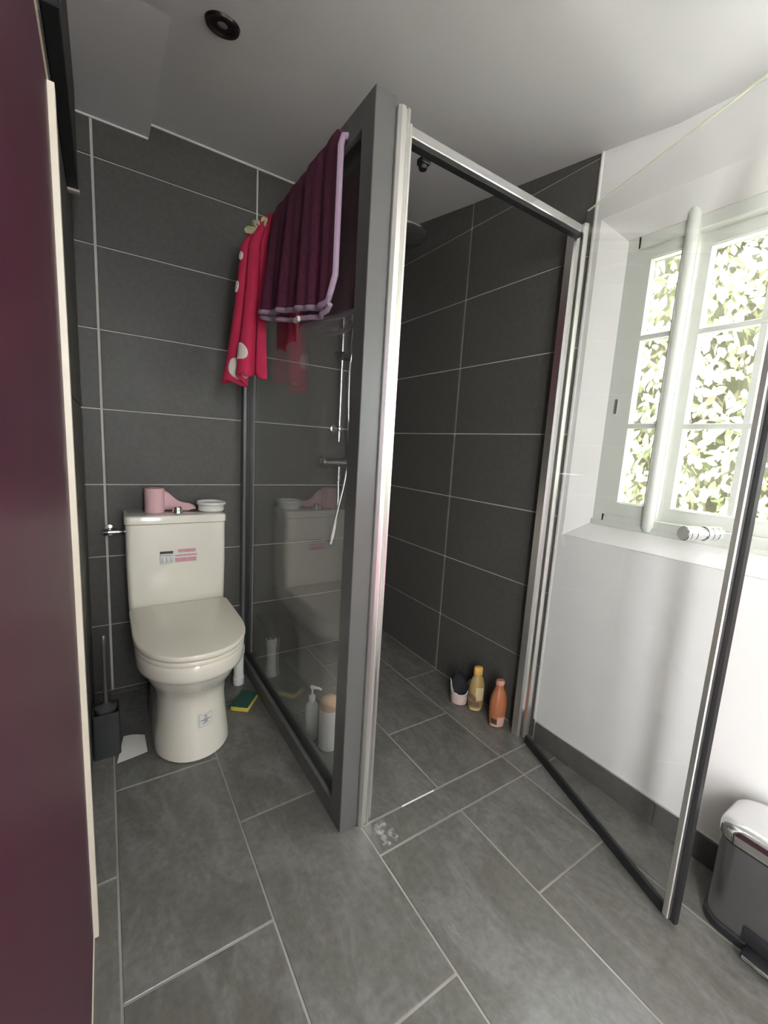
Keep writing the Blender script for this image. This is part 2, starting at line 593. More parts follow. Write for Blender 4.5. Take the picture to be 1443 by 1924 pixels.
sash(-1.258, -1.420, 1)
sash(-1.408, -1.790, 2, XW + 0.0405)
sash(-1.776, -2.304, 3)
sash(-2.310, -2.800, 3)
mb = MB().lathe([(0.0, 0.0), (0.010, 0.003), (0.016, 0.014), (0.0165, 0.03), (0.0165, 0.945), (0.014, 0.965), (0.0, 0.975)], (XW - 0.004, -1.407, 0.900), n=20, cap0=False, cap1=False)
rp = mb.build('rounded_stile', WPAINT, w, True)
rp['label'] = 'half-round white batten covering the meeting stiles'
for z in (1.305, ):
    MB().box((XW - 0.003, -1.246, z - 0.024), (XW + 0.002, -1.254, z + 0.024), 0.001, 1).build('hinge', ALU, w)
sl = MB()
sl.box((XW - 0.006, IY0 + 0.0, IZ0 - 0.004), (XW + 0.004, IY1, IZ0 + 0.010), 0.003, 2)
sl.build('window_sill', WPAINT, w)

# ------------------------------------------------------------------ shower partition and door
PX0, PX1, PY, PH = -0.061, -0.004, -1.12, 1.930
t = thing('shower_partition', 'fixed glass shower partition in a dark grey metal frame', 'partition', (-0.03, -0.56, 0))
MB().box((PX0, PY, 0.0), (PX1, PY + 0.060, PH), 0.0015, 1).build('front_post', ANTH, t)
MB().box((PX0, -0.045, 0.0), (PX1 - 0.008, 0.0, PH), 0.0015, 1).build('wall_post', ANTH, t)
MB().box((PX0, PY + 0.060, 0.0), (PX1, -0.045, 0.062), 0.0015, 1).build('bottom_rail', ANTH, t)
MB().box((PX0, PY + 0.060, PH - 0.060), (PX1, -0.045, PH), 0.0015, 1).build('top_rail', ANTH, t)
MB().box((-0.037, PY + 0.055, 0.058), (-0.029, -0.041, PH - 0.056)).build('glass_pane', GLASS, t)
mb = MB()
for (a, b, c, d) in [(PY + 0.060, PY + 0.066, 0.062, PH - 0.060), (-0.051, -0.045, 0.062, PH - 0.060)]:
    mb.box((-0.046, a, c), (-0.020, b, d))
mb.box((-0.046, PY + 0.066, 0.062), (-0.020, -0.051, 0.068))
mb.box((-0.046, PY + 0.066, PH - 0.066), (-0.020, -0.051, PH - 0.060))
mb.build('glazing_gasket', BLACK, t)

t = thing('shower_door_frame', 'polished aluminium channels and header bar framing the shower opening', 'frame', (0.40, -1.115, 0))
# stepped extrusion next to the post
mb = MB()
pts = [(-0.0035, -1.128), (0.004, -1.134), (0.014, -1.134), (0.015, -1.129), (0.020, -1.129), (0.021, -1.134), (0.029, -1.132),
       (0.030, -1.105), (-0.0035, -1.095)]
mb.prism(pts, 0.001, 1.908)
mb.build('jamb_channel', ALU, t)
mb = MB()
pts = [(0.0305, -1.122), (0.034, -1.127), (0.039, -1.127), (0.040, -1.118), (0.046, -1.118), (0.046, -1.100), (0.0305, -1.100)]
mb.prism(pts, 0.012, 1.884)
mb.build('closing_channel', ALU, t)
mb = MB()
pts = [(0.757, -1.086), (0.762, -1.094), (0.775, -1.096), (0.777, -1.088), (0.783, -1.088), (0.785, -1.098), (0.796, -1.098), (0.808, -1.090),
       (0.808, -1.058), (0.757, -1.058)]
mb.prism(pts, 0.002, 1.905)
mb.build('wall_channel', ALU, t)
MB().box((0.046, -1.117, 1.866), (0.757, -1.090, 1.890), 0.002, 1).build('header_bar', CHROME, t)
MB().box((0.048, -1.116, 1.853), (0.755, -1.092, 1.866), 0.001, 1).build('header_seal', BLACK, t)
MB().lathe([(0.010, 0.0), (0.012, 0.006), (0.012, 0.016), (0.0, 0.02)], (0.115, -1.075, 1.838), n=16).build('roller_stop', BOXM, t, True)
MB().box((0.100, -1.092, 1.846), (0.128, -1.066, 1.862), 0.002, 1).build('stop_bracket', BOXM, t)

# opened glass door leaf
HX, HY = 0.766, -1.112
EX, EY = 0.534, -1.750
dv = Vector((EX - HX, EY - HY, 0))
L = dv.length
ang = math.atan2(dv.y, dv.x)
rotm = Matrix.Rotation(ang, 3, 'Z')
t = thing('shower_door', 'clear glass shower door swung open in front of the window wall', 'door', (HX, HY, 0))
MB().box((HX + 0.012, HY - 0.003, 0.030), (HX + L - 0.018, HY + 0.003, 1.930), rot=rotm, piv=(HX, HY, 0)).build('glass_pane', GLASSD, t)
gt = MB().box((HX + 0.012, HY - 0.003, 1.9302), (HX + L - 0.018, HY + 0.003, 1.9345), 0.001, 1, rot=rotm, piv=(HX, HY, 0)).build('glass_top_edge', plain('ground_glass_edge', (0.80, 0.82, 0.64), 0.06, coat=1.0), t)
gt['label'] = 'pale ground top edge of the glass'
MB().box((HX, HY - 0.009, 0.018), (HX + 0.016, HY + 0.009, 1.895), 0.002, 1, rot=rotm, piv=(HX, HY, 0)).build('hinge_profile', ALU, t)
e = MB()
e.box((HX + L - 0.018, HY - 0.018, 0.018), (HX + L - 0.002, HY - 0.006, 1.895), 0.002, 1, rot=rotm, piv=(HX, HY, 0))
e.box((HX + L - 0.018, HY + 0.006, 0.018), (HX + L - 0.002, HY + 0.018, 1.895), 0.002, 1, rot=rotm, piv=(HX, HY, 0))
e.build('edge_profile', ALU, t)
MB().box((HX + L - 0.022, HY - 0.0058, 0.012), (HX + L + 0.008, HY + 0.0058, 1.895), rot=rotm, piv=(HX, HY, 0)).build('magnetic_strip', BLACK, t)
bs = MB().box((HX + 0.014, HY - 0.007, 0.002), (HX + L - 0.024, HY + 0.007, 0.032), 0.002, 1, rot=rotm, piv=(HX, HY, 0)).build('bottom_seal', BLACK, t)
nrm = Vector((math.sin(ang), -math.cos(ang), 0))
if nrm.x > 0:
    nrm = -nrm
kc = Vector((0.566, -1.660, 0.966))
mb = MB()
pf = [(0.0, -0.052), (0.014, -0.052), (0.016, -0.050)]
for h in (-0.048, -0.032, -0.016, 0.016, 0.032):
    pf += [(0.017, h), (0.017, h + 0.013), (0.0145, h + 0.0135), (0.0145, h + 0.0158)]
pf += [(0.017, 0.048), (0.017, 0.054), (0.015, 0.056), (0.0, 0.056)]
mb.lathe(pf, kc, nrm, n=28, cap0=False, cap1=False)
kb = mb.build('knob', CHROME, t, True)
kb['label'] = 'ribbed cylindrical metal knob through the glass'

# ------------------------------------------------------------------ toilet
TCX = -0.357
t = thing('toilet', 'white close-coupled toilet with lid down, against the back wall', 'toilet', (TCX, -0.40, 0))


def dring(a, yf, yb, z, n=40, rb=0.04, e=2.0, cx=TCX, str_y=None):
    """D-shaped ring: rounded back corners, elliptical front"""
    ym = str_y if str_y is not None else yf + a * 1.15
    pts = []
    nf = n // 2
    for i in range(nf + 1):
        th = math.pi * i / nf
        c, s = math.cos(th), math.sin(th)
        pts.append((cx + a * math.copysign(abs(c) ** (2 / e), c), ym - (ym - yf) * abs(s) ** (2 / e)))
    nb = 5
    for i in range(nb + 1):
        th = math.pi / 2 * i / nb
        pts.append((cx - a + rb - rb * math.cos(th), yb - rb + rb * math.sin(th)))
    for i in range(nb + 1):
        th = math.pi / 2 * i / nb
        pts.append((cx + a - rb + rb * math.sin(th), yb - rb + rb * math.cos(th)))
    return [Vector((x, y, z)) for x, y in pts]


BW = []
for z, a, yf, yb in [(0.0, 0.121, -0.618, -0.22), (0.006, 0.127, -0.627, -0.216), (0.03, 0.126, -0.625, -0.215), (0.10, 0.119, -0.612, -0.20),
                     (0.17, 0.115, -0.602, -0.17), (0.215, 0.117, -0.602, -0.13), (0.24, 0.124, -0.612, -0.09), (0.265, 0.136, -0.632, -0.05),
                     (0.29, 0.147, -0.652, -0.03), (0.312, 0.154, -0.664, -0.02), (0.322, 0.158, -0.670, -0.016), (0.328, 0.168, -0.684, -0.014),
                     (0.334, 0.174, -0.692, -0.013), (0.345, 0.177, -0.696, -0.012), (0.378, 0.178, -0.698, -0.012), (0.390, 0.176, -0.696, -0.012), (0.394, 0.172, -0.692, -0.014)]:
    BW.append(dring(a, yf, yb, z))
MB().ring_loft(BW).build('bowl', CERAMIC, t, True)


def slab(a, yf, yb, z0, z1, r, rb, e=2.25, stry=-0.46):
    rg = []
    for dz, ins in [(0, r), (r * 0.3, r * 0.3), (r, 0)]:
        rg.append(dring(a - ins, yf + ins, yb - ins, z0 + dz, rb=rb, e=e, str_y=stry))
    for dz, ins in [(r, 0), (r * 0.3, r * 0.3), (0, r)]:
        rg.append(dring(a - ins, yf + ins, yb - ins, z1 - dz, rb=rb, e=e, str_y=stry))
    return MB().ring_loft(rg)


slab(0.181, -0.702, -0.205, 0.3955, 0.412, 0.004, 0.03).build('seat_ring', SEATP, t, True)
slab(0.184, -0.708, -0.200, 0.4155, 0.437, 0.007, 0.03).build('seat_lid', SEATP, t, True)
MB().tube([(TCX - 0.09, -0.197, 0.415), (TCX + 0.09, -0.197, 0.415)], 0.009, 12).build('hinge', SEATP, t, True)
# cistern
TX0, TX1 = -0.542, -0.171


def rrect(x0, x1, y0, y1, r, z, n=6):
    pts = []
    for cx, cy, a0 in [(x1 - r, y1 - r, 0), (x0 + r, y1 - r, 90), (x0 + r, y0 + r, 180), (x1 - r, y0 + r, 270)]:
        for i in range(n + 1):
            a = math.radians(a0 + 90 * i / n)
            pts.append(Vector((cx + r * math.cos(a), cy + r * math.sin(a), z)))
    return pts


MB().ring_loft([rrect(TX0 + 0.006, TX1 - 0.006, -0.182, -0.012, 0.02, 0.394), rrect(TX0 + 0.004, TX1 - 0.004, -0.186, -0.010, 0.02, 0.41),
                rrect(TX0, TX1, -0.189, -0.008, 0.02, 0.60), rrect(TX0, TX1, -0.190, -0.008, 0.02, 0.7655)]).build('cistern', CERAMIC, t, True)
MB().ring_loft([rrect(TX0 - 0.001, TX1 + 0.001, -0.190, -0.007, 0.02, 0.7665), rrect(TX0 - 0.004, TX1 + 0.004, -0.194, -0.006, 0.022, 0.770),
                rrect(TX0 - 0.004, TX1 + 0.004, -0.194, -0.006, 0.022, 0.794), rrect(TX0 - 0.001, TX1 + 0.001, -0.191, -0.008, 0.02, 0.800),
                rrect(TX0 + 0.006, TX1 - 0.006, -0.185, -0.014, 0.016, 0.802)]).build('cistern_lid', CERAMIC, t, True)
bt = MB().lathe([(0.022, 0.0), (0.022, 0.006), (0.019, 0.010), (0.0185, 0.022), (0.016, 0.026), (0.0, 0.027)], (-0.352, -0.128, 0.8015), n=24, cap1=False).build('flush_button', CHROME, t, True)
# stickers on the cistern and pedestal (flat print)
STW = plain('sticker_white', (0.70, 0.70, 0.66), 0.5)
STK = plain('sticker_black', (0.03, 0.03, 0.035), 0.5)
STG = plain('sticker_grey', (0.35, 0.35, 0.36), 0.5)
STP = plain('sticker_pink', (0.62, 0.30, 0.33), 0.5, var=0.2, scale=60)
ys = -0.1905
s = MB().box((-0.427, ys - 0.0012, 0.603), (-0.377, ys, 0.655)).build('sticker', STW, t)
s['label'] = 'small printed rating label with a black header'
MB().box((-0.426, ys - 0.0016, 0.644), (-0.378, ys - 0.0012, 0.6545)).build('black_header', STK, s)
mb = MB()
mb.box((-0.424, ys - 0.0016, 0.636), (-0.412, ys - 0.0012, 0.640))
mb.box((-0.409, ys - 0.0016, 0.635), (-0.381, ys - 0.0012, 0.639))
for x in (-0.420, -0.404, -0.388):
    mb.box((x, ys - 0.0016, 0.612), (x + 0.003, ys - 0.0012, 0.628))
    mb.box((x - 0.003, ys - 0.0016, 0.610), (x + 0.006, ys - 0.0012, 0.613))
mb.box((-0.4255, ys - 0.0016, 0.6035), (-0.3785, ys - 0.0012, 0.6047))
mb.box((-0.4255, ys - 0.0016, 0.604), (-0.4243, ys - 0.0012, 0.645))
mb.box((-0.3795, ys - 0.0016, 0.604), (-0.3783, ys - 0.0012, 0.645))
mb.build('small_print', STG, s)
s2 = MB().box((-0.372, ys - 0.0010, 0.602), (-0.286, ys, 0.660)).build('sticker', STW, t)
s2['label'] = 'worn label with faded pink stripes'
for z0, z1, a, b in [(0.6455, 0.6595, -0.360, -0.292), (0.630, 0.637, -0.371, -0.287), (0.606, 0.624, -0.371, -0.290)]:
    mb = MB().box((a, ys - 0.0014, z0), (b, ys - 0.0010, z1)).build('pink_stripe', STP, s2)


def on_pedestal(dx, z, out=0.0008):
    """point on the front of the pedestal"""
    a, yf = 0.117, -0.606 - 0.05 * max(0, 0.12 - z) / 0.12 * 0.4
    ym = yf + a * 1.15
    c = max(-0.95, min(0.95, dx / a))
    return Vector((TCX + dx, ym - (ym - yf) * math.sqrt(1 - c * c) - out, z))


def curved_patch(x0, x1, z0, z1, out, nx=8):
    m = MB()
    lo = [on_pedestal(x0 + (x1 - x0) * i / nx, z0, out) for i in range(nx + 1)]
    hi = [on_pedestal(x0 + (x1 - x0) * i / nx, z1, out) for i in range(nx + 1)]
    m.ring_loft([lo, hi], False, False, closed=False)
    return m


s3 = curved_patch(0.002, 0.048, 0.116, 0.164, 0.004).build('sticker', STW, t)
s3['label'] = 'square label with a small grey figure on the pedestal'
m = curved_patch(0.020, 0.030, 0.150, 0.158, 0.0045)
for a in [(0.008, 0.042, 0.138, 0.143), (0.019, 0.033, 0.130, 0.147), (0.012, 0.024, 0.124, 0.130), (0.026, 0.040, 0.124, 0.128), (0.003, 0.047, 0.1165, 0.1175),
          (0.003, 0.047, 0.1625, 0.1635), (0.0025, 0.0035, 0.117, 0.163), (0.0465, 0.0475, 0.117, 0.163)]:
    q = curved_patch(*a, 0.0045)
    me_ = bpy.data.meshes.new('tmp')
    q.bm.to_mesh(me_)
    m.bm.from_mesh(me_)
    q.bm.free()
m.build('figure_print', STG, s3)
# faint oval maker's mark on the underside of the bowl
mb = MB()


def on_bowl(dx, z):
    tt = (z - 0.265) / (0.312 - 0.265)
    a = 0.136 + (0.154 - 0.136) * tt
    yf = -0.632 - 0.032 * tt
    ym = yf + a * 1.15
    return Vector((TCX + dx, ym - (ym - yf) * math.sqrt(max(0, 1 - (dx / a) ** 2)) - 0.003, z - 0.001))


for r1, r2 in ((0.030, 0.0285), ):
    ra = [on_bowl(0.035 + r1 * math.cos(k * math.pi / 16), 0.287 + 0.016 * math.sin(k * math.pi / 16)) for k in range(32)]
    rb_ = [on_bowl(0.035 + r2 * math.cos(k * math.pi / 16), 0.287 + 0.0148 * math.sin(k * math.pi / 16)) for k in range(32)]
    mb.ring_loft([ra, rb_], False, False)
for x0, x1, z in [(0.018, 0.046, 0.291), (0.022, 0.052, 0.286), (0.020, 0.044, 0.281)]:
    lo = [on_bowl(x0 + (x1 - x0) * i / 6, z + 0.003 * math.sin(i)) for i in range(7)]
    hi = [on_bowl(x0 + (x1 - x0) * i / 6, z + 0.0014 + 0.003 * math.sin(i)) for i in range(7)]
    mb.ring_loft([lo, hi], False, False, closed=False)
mb.build('maker_mark', STG, t)

# toilet paper, dish, valve, waste pipe
PINKP = plain('pink_tissue', (0.72, 0.45, 0.47), 0.95, var=0.05, scale=50, bump=0.2)
CARD = plain('cardboard', (0.35, 0.26, 0.18), 0.9)
t = thing('toilet_paper_roll', 'pink toilet paper roll standing on the cistern with its end trailing', 'toilet paper', (-0.434, -0.105, 0.8025))
mb = MB()
rc = (-0.434, -0.105, 0.803)
mb.lathe([(0.015, 0.0), (0.036, 0.0), (0.0365, 0.003), (0.0365, 0.097), (0.036, 0.1), (0.015, 0.1), (0.015, 0.0)], rc, n=36, cap0=False, cap1=False)
mb.build('roll', PINKP, t, True)
MB().lathe([(0.0148, 0.001), (0.0148, 0.099)], rc, n=20, cap0=False, cap1=False).build('core', CARD, t, True)
path = []
for i in range(15):
    u = i / 14
    x = -0.434 + 0.024 + 0.136 * u
    y = -0.078 - 0.012 * u + 0.006 * math.sin(u * 5)
    top = 0.903 - 0.086 * u ** 0.75 + 0.006 * math.sin(u * 9)
    bot = 0.806 + 0.0 * u + 0.002 * math.sin(u * 7) + (0.004 if u > 0.8 else 0)
    path.append((x, y, bot, max(top, bot + 0.008)))
mb = MB()
mb.ring_loft([[Vector((x, y + 0.010 * k / 4 * u2, b + (tp - b) * k / 4)) for k in range(5)] for (x, y, b, tp), u2 in zip(path, [i / 14 for i in range(15)])], False, False, closed=False)
tl = mb.build('loose_end', PINKP, t, True)
tl.modifiers.new('s', 'SOLIDIFY').thickness = 0.0015

DISH = plain('white_porcelain', (0.80, 0.79, 0.74), 0.25)
t = thing('ramekin', 'white lidded pot with ribbed rim on the right end of the cistern', 'dish', (-0.214, -0.105, 0.8025))
c = (-0.214, -0.105, 0.8025)
MB().lathe([(0.0, 0.0), (0.046, 0.0), (0.052, 0.004), (0.054, 0.014), (0.052, 0.018), (0.054, 0.022), (0.054, 0.028), (0.051, 0.0285), (0.0, 0.0285)], c, n=40, cap0=False, cap1=False).build('body', DISH, t, True)
MB().lathe([(0.052, 0.030), (0.060, 0.031), (0.061, 0.036), (0.060, 0.041), (0.058, 0.042), (0.056, 0.040), (0.054, 0.034), (0.0, 0.0335)], c, n=40, cap0=False, cap1=False).build('rim', DISH, t, True)

t = thing('angle_valve', 'small chrome stop valve on the wall beside the cistern', 'valve', (-0.59, -0.03, 0.717))
MB().lathe([(0.024, 0.0), (0.022, 0.006), (0.010, 0.009), (0.009, 0.04), (0.0, 0.042)], (-0.592, -0.0005, 0.717), (0, -1, 0), n=20, cap1=False).build('escutcheon', CHROME, t, True)
MB().lathe([(0.0, -0.024), (0.012, -0.022), (0.014, -0.010), (0.010, -0.006), (0.009, 0.030), (0.007, 0.052)], (-0.592, -0.050, 0.717), (1, 0, 0), n=18).build('valve_body', CHROME, t, True)

PVC = plain('white_pvc', (0.75, 0.74, 0.70), 0.3)
HOLDG = plain('grey_pvc', (0.10, 0.10, 0.10), 0.5)
t = thing('waste_pipe', 'short white plastic pipe standing on the floor right of the toilet', 'pipe', (-0.113, -0.20, 0))
MB().lathe([(0.024, 0.0), (0.025, 0.004), (0.025, 0.035), (0.022, 0.037), (0.022, 0.150), (0.026, 0.152), (0.026, 0.188), (0.023, 0.190)], (-0.113, -0.195, 0.0005), n=24).build('pipe_barrel', PVC, t, True)
MB().tube([(-0.113, -0.195, 0.19), (-0.113, -0.195, 0.205), (-0.113, -0.188, 0.222), (-0.113, -0.170, 0.230), (-0.113, -0.002, 0.232)], 0.019, 18).build('elbow', HOLDG, t, True)

# toilet brush, sheet of paper, sponge
t = thing('toilet_brush', 'toilet brush in a dark grey square holder beside the toilet', 'toilet brush', (-0.626, -0.42, 0))
HOLD = plain('dark_grey_plastic', (0.030, 0.032, 0.032), 0.5)
HAN = plain('grey_handle', (0.16, 0.15, 0.15), 0.35, 0.6)
mb = MB()
x0, x1, y0, y1 = -0.664, -0.584, -0.462, -0.375
mb.ring_loft([rrect(x0, x1, y0, y1, 0.008, 0.001, 3), rrect(x0, x1, y0, y1, 0.008, 0.165, 3), rrect(x0 + 0.004, x1 - 0.004, y0 + 0.004, y1 - 0.004, 0.006, 0.165, 3),
              rrect(x0 + 0.004, x1 - 0.004, y0 + 0.004, y1 - 0.004, 0.006, 0.02, 3)])
mb.build('holder', HOLD, t, True)
MB().lathe([(0.0, 0.0), (0.032, 0.0), (0.034, 0.006), (0.034, 0.016), (0.012, 0.024), (0.0065, 0.030), (0.0065, 0.24), (0.009, 0.25), (0.009, 0.270), (0.006, 0.276), (0.0, 0.277)], (-0.624, -0.418, 0.158), n=20, cap0=False, cap1=False).build('handle', HAN, t, True)
MB().lathe([(0.0, 0.0), (0.025, 0.003), (0.030, 0.02), (0.030, 0.08), (0.015, 0.10), (0.006, 0.13)], (-0.624, -0.418, 0.028), n=16, cap0=False).build('brush_head', BLACK, t, True)

mb = MB()
rows = []
cr = [Vector((-0.598, -0.508, 0)), Vector((-0.506, -0.498, 0)), Vector((-0.508, -0.398, 0)), Vector((-0.575, -0.372, 0))]
for i in range(9):
    r = []
    for j in range(7):
        u, v = i / 8, j / 6
        p = cr[0].lerp(cr[1], u).lerp(cr[3].lerp(cr[2], u), v)
        p.z = 0.003 + 0.010 * max(0, v - 0.2) * abs(math.sin(2.6 * u + 0.5)) + 0.004 * u * u
        r.append(p)
    rows.append(r)
mb.ring_loft(rows, False, False, closed=False)
sh = mb.build('paper_sheet', PAPER, org=(-0.55, -0.44, 0.0))
tag(sh, 'loose sheet of white paper on the floor between brush and toilet', 'paper')
sh.modifiers.new('s', 'SOLIDIFY').thickness = 0.001

t = thing('sponge', 'green and yellow scouring sponge lying on the floor by the partition', 'sponge', (-0.13, -0.375, 0))
rz = Matrix.Rotation(math.radians(-38), 3, 'Z')
SPY = plain('sponge_yellow', (0.62, 0.50, 0.08), 0.95, var=0.2, scale=150, bump=0.6)
SPG = plain('sponge_green', (0.015, 0.07, 0.05), 0.95, var=0.3, scale=200, bump=0.8)
c = (-0.132, -0.368, 0)
MB().box((c[0] - 0.037, c[1] - 0.056, 0.001), (c[0] + 0.037, c[1] + 0.056, 0.020), 0.004, 2, rot=rz, piv=c).build('foam', SPY, t, True)
MB().box((c[0] - 0.037, c[1] - 0.056, 0.0205), (c[0] + 0.037, c[1] + 0.056, 0.028), 0.002, 1, rot=rz, piv=c).build('scouring_pad', SPG, t)

# ------------------------------------------------------------------ towels on the partition
PURT = plain('purple_terry', (0.11, 0.016, 0.045), 0.95, var=0.25, scale=120, bump=0.7)
LILAC = plain('lilac_trim', (0.38, 0.27, 0.36), 0.9, var=0.1, scale=100, bump=0.3)
REDT = plain('red_cotton', (0.52, 0.022, 0.075), 0.9, var=0.2, scale=20, bump=0.2)
PALE = plain('pale_print', (0.72, 0.62, 0.56), 0.9, var=0.08, scale=30)
LACE = plain('gold_lace', (0.55, 0.50, 0.30), 0.8, var=0.4, scale=90, bump=0.6)


def towel_point(u, s):
    """u 0..1 along the rail from the front to the back, s 0..1 from outer hem over the rail to the inner hem"""
    y = -0.985 + 0.50 * u
    bulge = 0.003
    fold = 0.006 * math.sin(u * 21) + 0.004 * math.sin(u * 47 + 1)
    zo = 1.485 + 0.085 * u
    zi = 1.500 + 0.045 * u
    # rounded front corner of the hem
    if u < 0.16:
        k = 1 - u / 0.16
        zo += 0.075 * (1 - math.sqrt(max(0, 1 - k * k)))
    top = 1.930 - 0.030 * max(0, 0.06 - u) / 0.06
    if s < 0.47:
        q = s / 0.47
        z = zo + (top - 0.03 - zo) * q
        hang = (1 - q)
        x = -0.074 - bulge - fold * (0.3 + hang) - 0.038 * hang ** 0.8 * u
        y2 = y + 0.015 * hang * (u - 0.2)
    elif s < 0.53:
        q = (s - 0.47) / 0.06
        a = math.pi * (1 - q)
        w0, w1 = -0.074 - bulge - fold * 0.3, 0.010
        x = (w0 + w1) / 2 + (w1 - w0) / 2 * math.cos(a)
        z = top - 0.03 + 0.033 * math.sin(a)
        y2 = y
    else:
        q = (s - 0.53) / 0.47
        z = top - 0.03 + (zi - top + 0.03) * q
        x = 0.010 + 0.004 * math.sin(u * 19 + q) * q + 0.012 * q
        y2 = y - 0.0 * q
    return Vector((x, y2, z))


t = thing('purple_towel', 'dark purple bath towel with lilac border draped over the partition', 'towel', (-0.03, -0.73, 1.49))
NU, NS = 44, 50
mb = MB()
mb.ring_loft([[towel_point(i / NU, j / NS) for j in range(NS + 1)] for i in range(NU + 1)], False, False, closed=False)
o = mb.build('terry_body', PURT, t, True)
o.modifiers.new('s', 'SOLIDIFY').thickness = 0.007
o.modifiers['s'].offset = 0.0
# border following the front edge and both hems
bd = [towel_point(1 - i / NU, 0) for i in range(NU + 1)] + [towel_point(0, j / NS) for j in range(1, NS + 1)] + [towel_point(i / NU, 1) for i in range(1, NU + 1)]
MB().tube(bd, 0.0085, 8).build('border', LILAC, t, True)
# second folded layer peeking out under the hem
l2 = []
for i in range(25):
    u = i / 24
    p = towel_point(0.05 + 0.95 * u, 0)
    l2.append(p + Vector((0.006, 0.004, -0.016 - 0.012 * math.sin(u * math.pi))))
MB().tube(l2, 0.0075, 8).build('border', LILAC, t, True)
l3 = []
for i in range(25):
    u = i / 24
    p = towel_point(0.02 + 0.55 * u, 1)
    l3.append(p + Vector((0.012, 0.0, -0.022 - 0.020 * math.sin(u * 2.2))))
MB().tube(l3, 0.008, 8).build('border', LILAC, t, True)
tg = MB().box((-0.106, -0.795, 1.480), (-0.096, -0.760, 1.494), 0.002, 1).build('care_tag', PALE, t)

# red cloth bunched over the far end of the partition
t = thing('red_cloth', 'bunched red printed cloth hanging over the partition behind the purple towel', 'cloth', (-0.09, -0.33, 1.35))


def red_plan(q):
    """fold path in plan, q 0..1; bundle hanging on the toilet side"""
    pts = [(-0.066, -0.445), (-0.098, -0.425), (-0.075, -0.395), (-0.125, -0.405), (-0.150, -0.375), (-0.105, -0.350), (-0.165, -0.335), (-0.178, -0.300),
           (-0.125, -0.285), (-0.160, -0.255), (-0.120, -0.225), (-0.072, -0.235)]
    f = q * (len(pts) - 1)
    i = min(int(f), len(pts) - 2)
    k = f - i

    def P(n):
        return Vector(pts[max(0, min(len(pts) - 1, n))])
    a, b, c, d = P(i - 1), P(i), P(i + 1), P(i + 2)
    return 0.5 * ((2 * b) + (c - a) * k + (2 * a - 5 * b + 4 * c - d) * k * k + (3 * b - a - 3 * c + d) * k ** 3)


def red_point(q, v):
    """v 0 = top of the rail, 1 = hem"""
    p = red_plan(q)
    c = Vector((-0.09, -0.34))
    spread = 0.62 + 0.50 * v - 0.10 * math.sin(v * math.pi)
    p = c + (p - c) * spread + Vector((-0.018 * v, 0.02 * v))
    z = 1.905 - v * (0.553 - 0.020 * math.sin(q * 9.0) + 0.012 * math.sin(q * 31))
    if v < 0.12:
        k = 1 - v / 0.12
        p.x += (-0.040 - p.x) * k * 0.55
        z += 0.035 * k
    p.x = min(p.x, -0.064)
    return Vector((p.x, p.y, z))


NQ, NV = 66, 28
mb = MB()
mb.ring_loft([[red_point(i / NQ, j / NV) for j in range(NV + 1)] for i in range(NQ + 1)], False, False, closed=False)
o = mb.build('cloth_body', REDT, t, True)
o.modifiers.new('s', 'SOLIDIFY').thickness = 0.003
# part that lies over the rail and hangs inside
mb = MB()
rows = []
for i in range(21):
    u = i / 20
    y = -0.47 + 0.24 * u
    fo = 0.010 * math.sin(u * 14)
    r = [Vector((-0.066, y, 1.90)), Vector((-0.064, y, 1.932)), Vector((-0.05, y, 1.942)), Vector((-0.01, y, 1.942)), Vector((0.004, y, 1.932)), Vector((0.008 + abs(fo) * 0.3, y, 1.88))]
    zend = 1.50 + 0.012 * math.sin(u * 9)
    for j in range(1, 9):
        v = j / 8
        r.append(Vector((0.010 + 0.022 * v + fo * v, y + 0.03 * v, 1.88 + (zend - 1.88) * v)))
    rows.append(r)
mb.ring_loft(rows, False, False, closed=False)
o = mb.build('inner_half', REDT, t, True)
o.modifiers.new('s', 'SOLIDIFY').thickness = 0.003


def red_patch(q0, q1, v0, v1, out, name='printed_patch', shape=None):
    m = MB()
    rows = []
    n = 9
    for i in range(n + 1):
        r = []
        for j in range(n + 1):
            a, b = i / n * 2 - 1, j / n * 2 - 1
            if shape == 'round':
                a, b = a * math.sqrt(1 - b * b / 2), b * math.sqrt(1 - a * a / 2)
            q, v = (q0 + q1) / 2 + a * (q1 - q0) / 2, (v0 + v1) / 2 + b * (v1 - v0) / 2
            p = red_point(q, v)
            e = 0.004
            n_ = (red_point(q + e, v) - p).cross(red_point(q, v + e) - p)
            if n_.length > 0:
                n_.normalize()
            dc = Vector((cam.matrix_world.translation.x - p.x, cam.matrix_world.translation.y - p.y, 0))
            r.append(p + n_ * out)
        rows.append(r)
    m.ring_loft(rows, False, False, closed=False)
    o = m.build(name, PALE, t, True)
    md = o.modifiers.new('s', 'SOLIDIFY')
    md.thickness = 0.009
    md.offset = 0.0
    return o


red_patch(0.27, 0.41, 0.79, 0.90, 0.0, shape='round')
red_patch(0.37, 0.45, 0.78, 0.97, 0.0, shape='round')
red_patch(0.46, 0.56, 0.84, 0.97, 0.0, shape='round')
red_patch(0.55, 0.60, 0.17, 0.22, 0.0, shape='round')
red_patch(0.57, 0.62, 0.35, 0.42, 0.0, shape='round')
# lacy gathered top
mb = MB()
random.seed(4)
for k in range(26):
    a = k / 25
    c = Vector((-0.128 + 0.085 * a + random.uniform(-.008, .008), -0.33 - 0.05 * a + random.uniform(-.02, .02), 1.885 + 0.045 * a + random.uniform(-.012, .012)))
    mb.lathe([(0.0, -0.004), (0.012, -0.003), (0.014, 0.0), (0.012, 0.003), (0.0, 0.004)], c, (random.uniform(-1, 1), random.uniform(-1, 1), random.uniform(0, 1)), n=9, cap0=False, cap1=False)
mb.build('lace_trim', LACE, t, True)

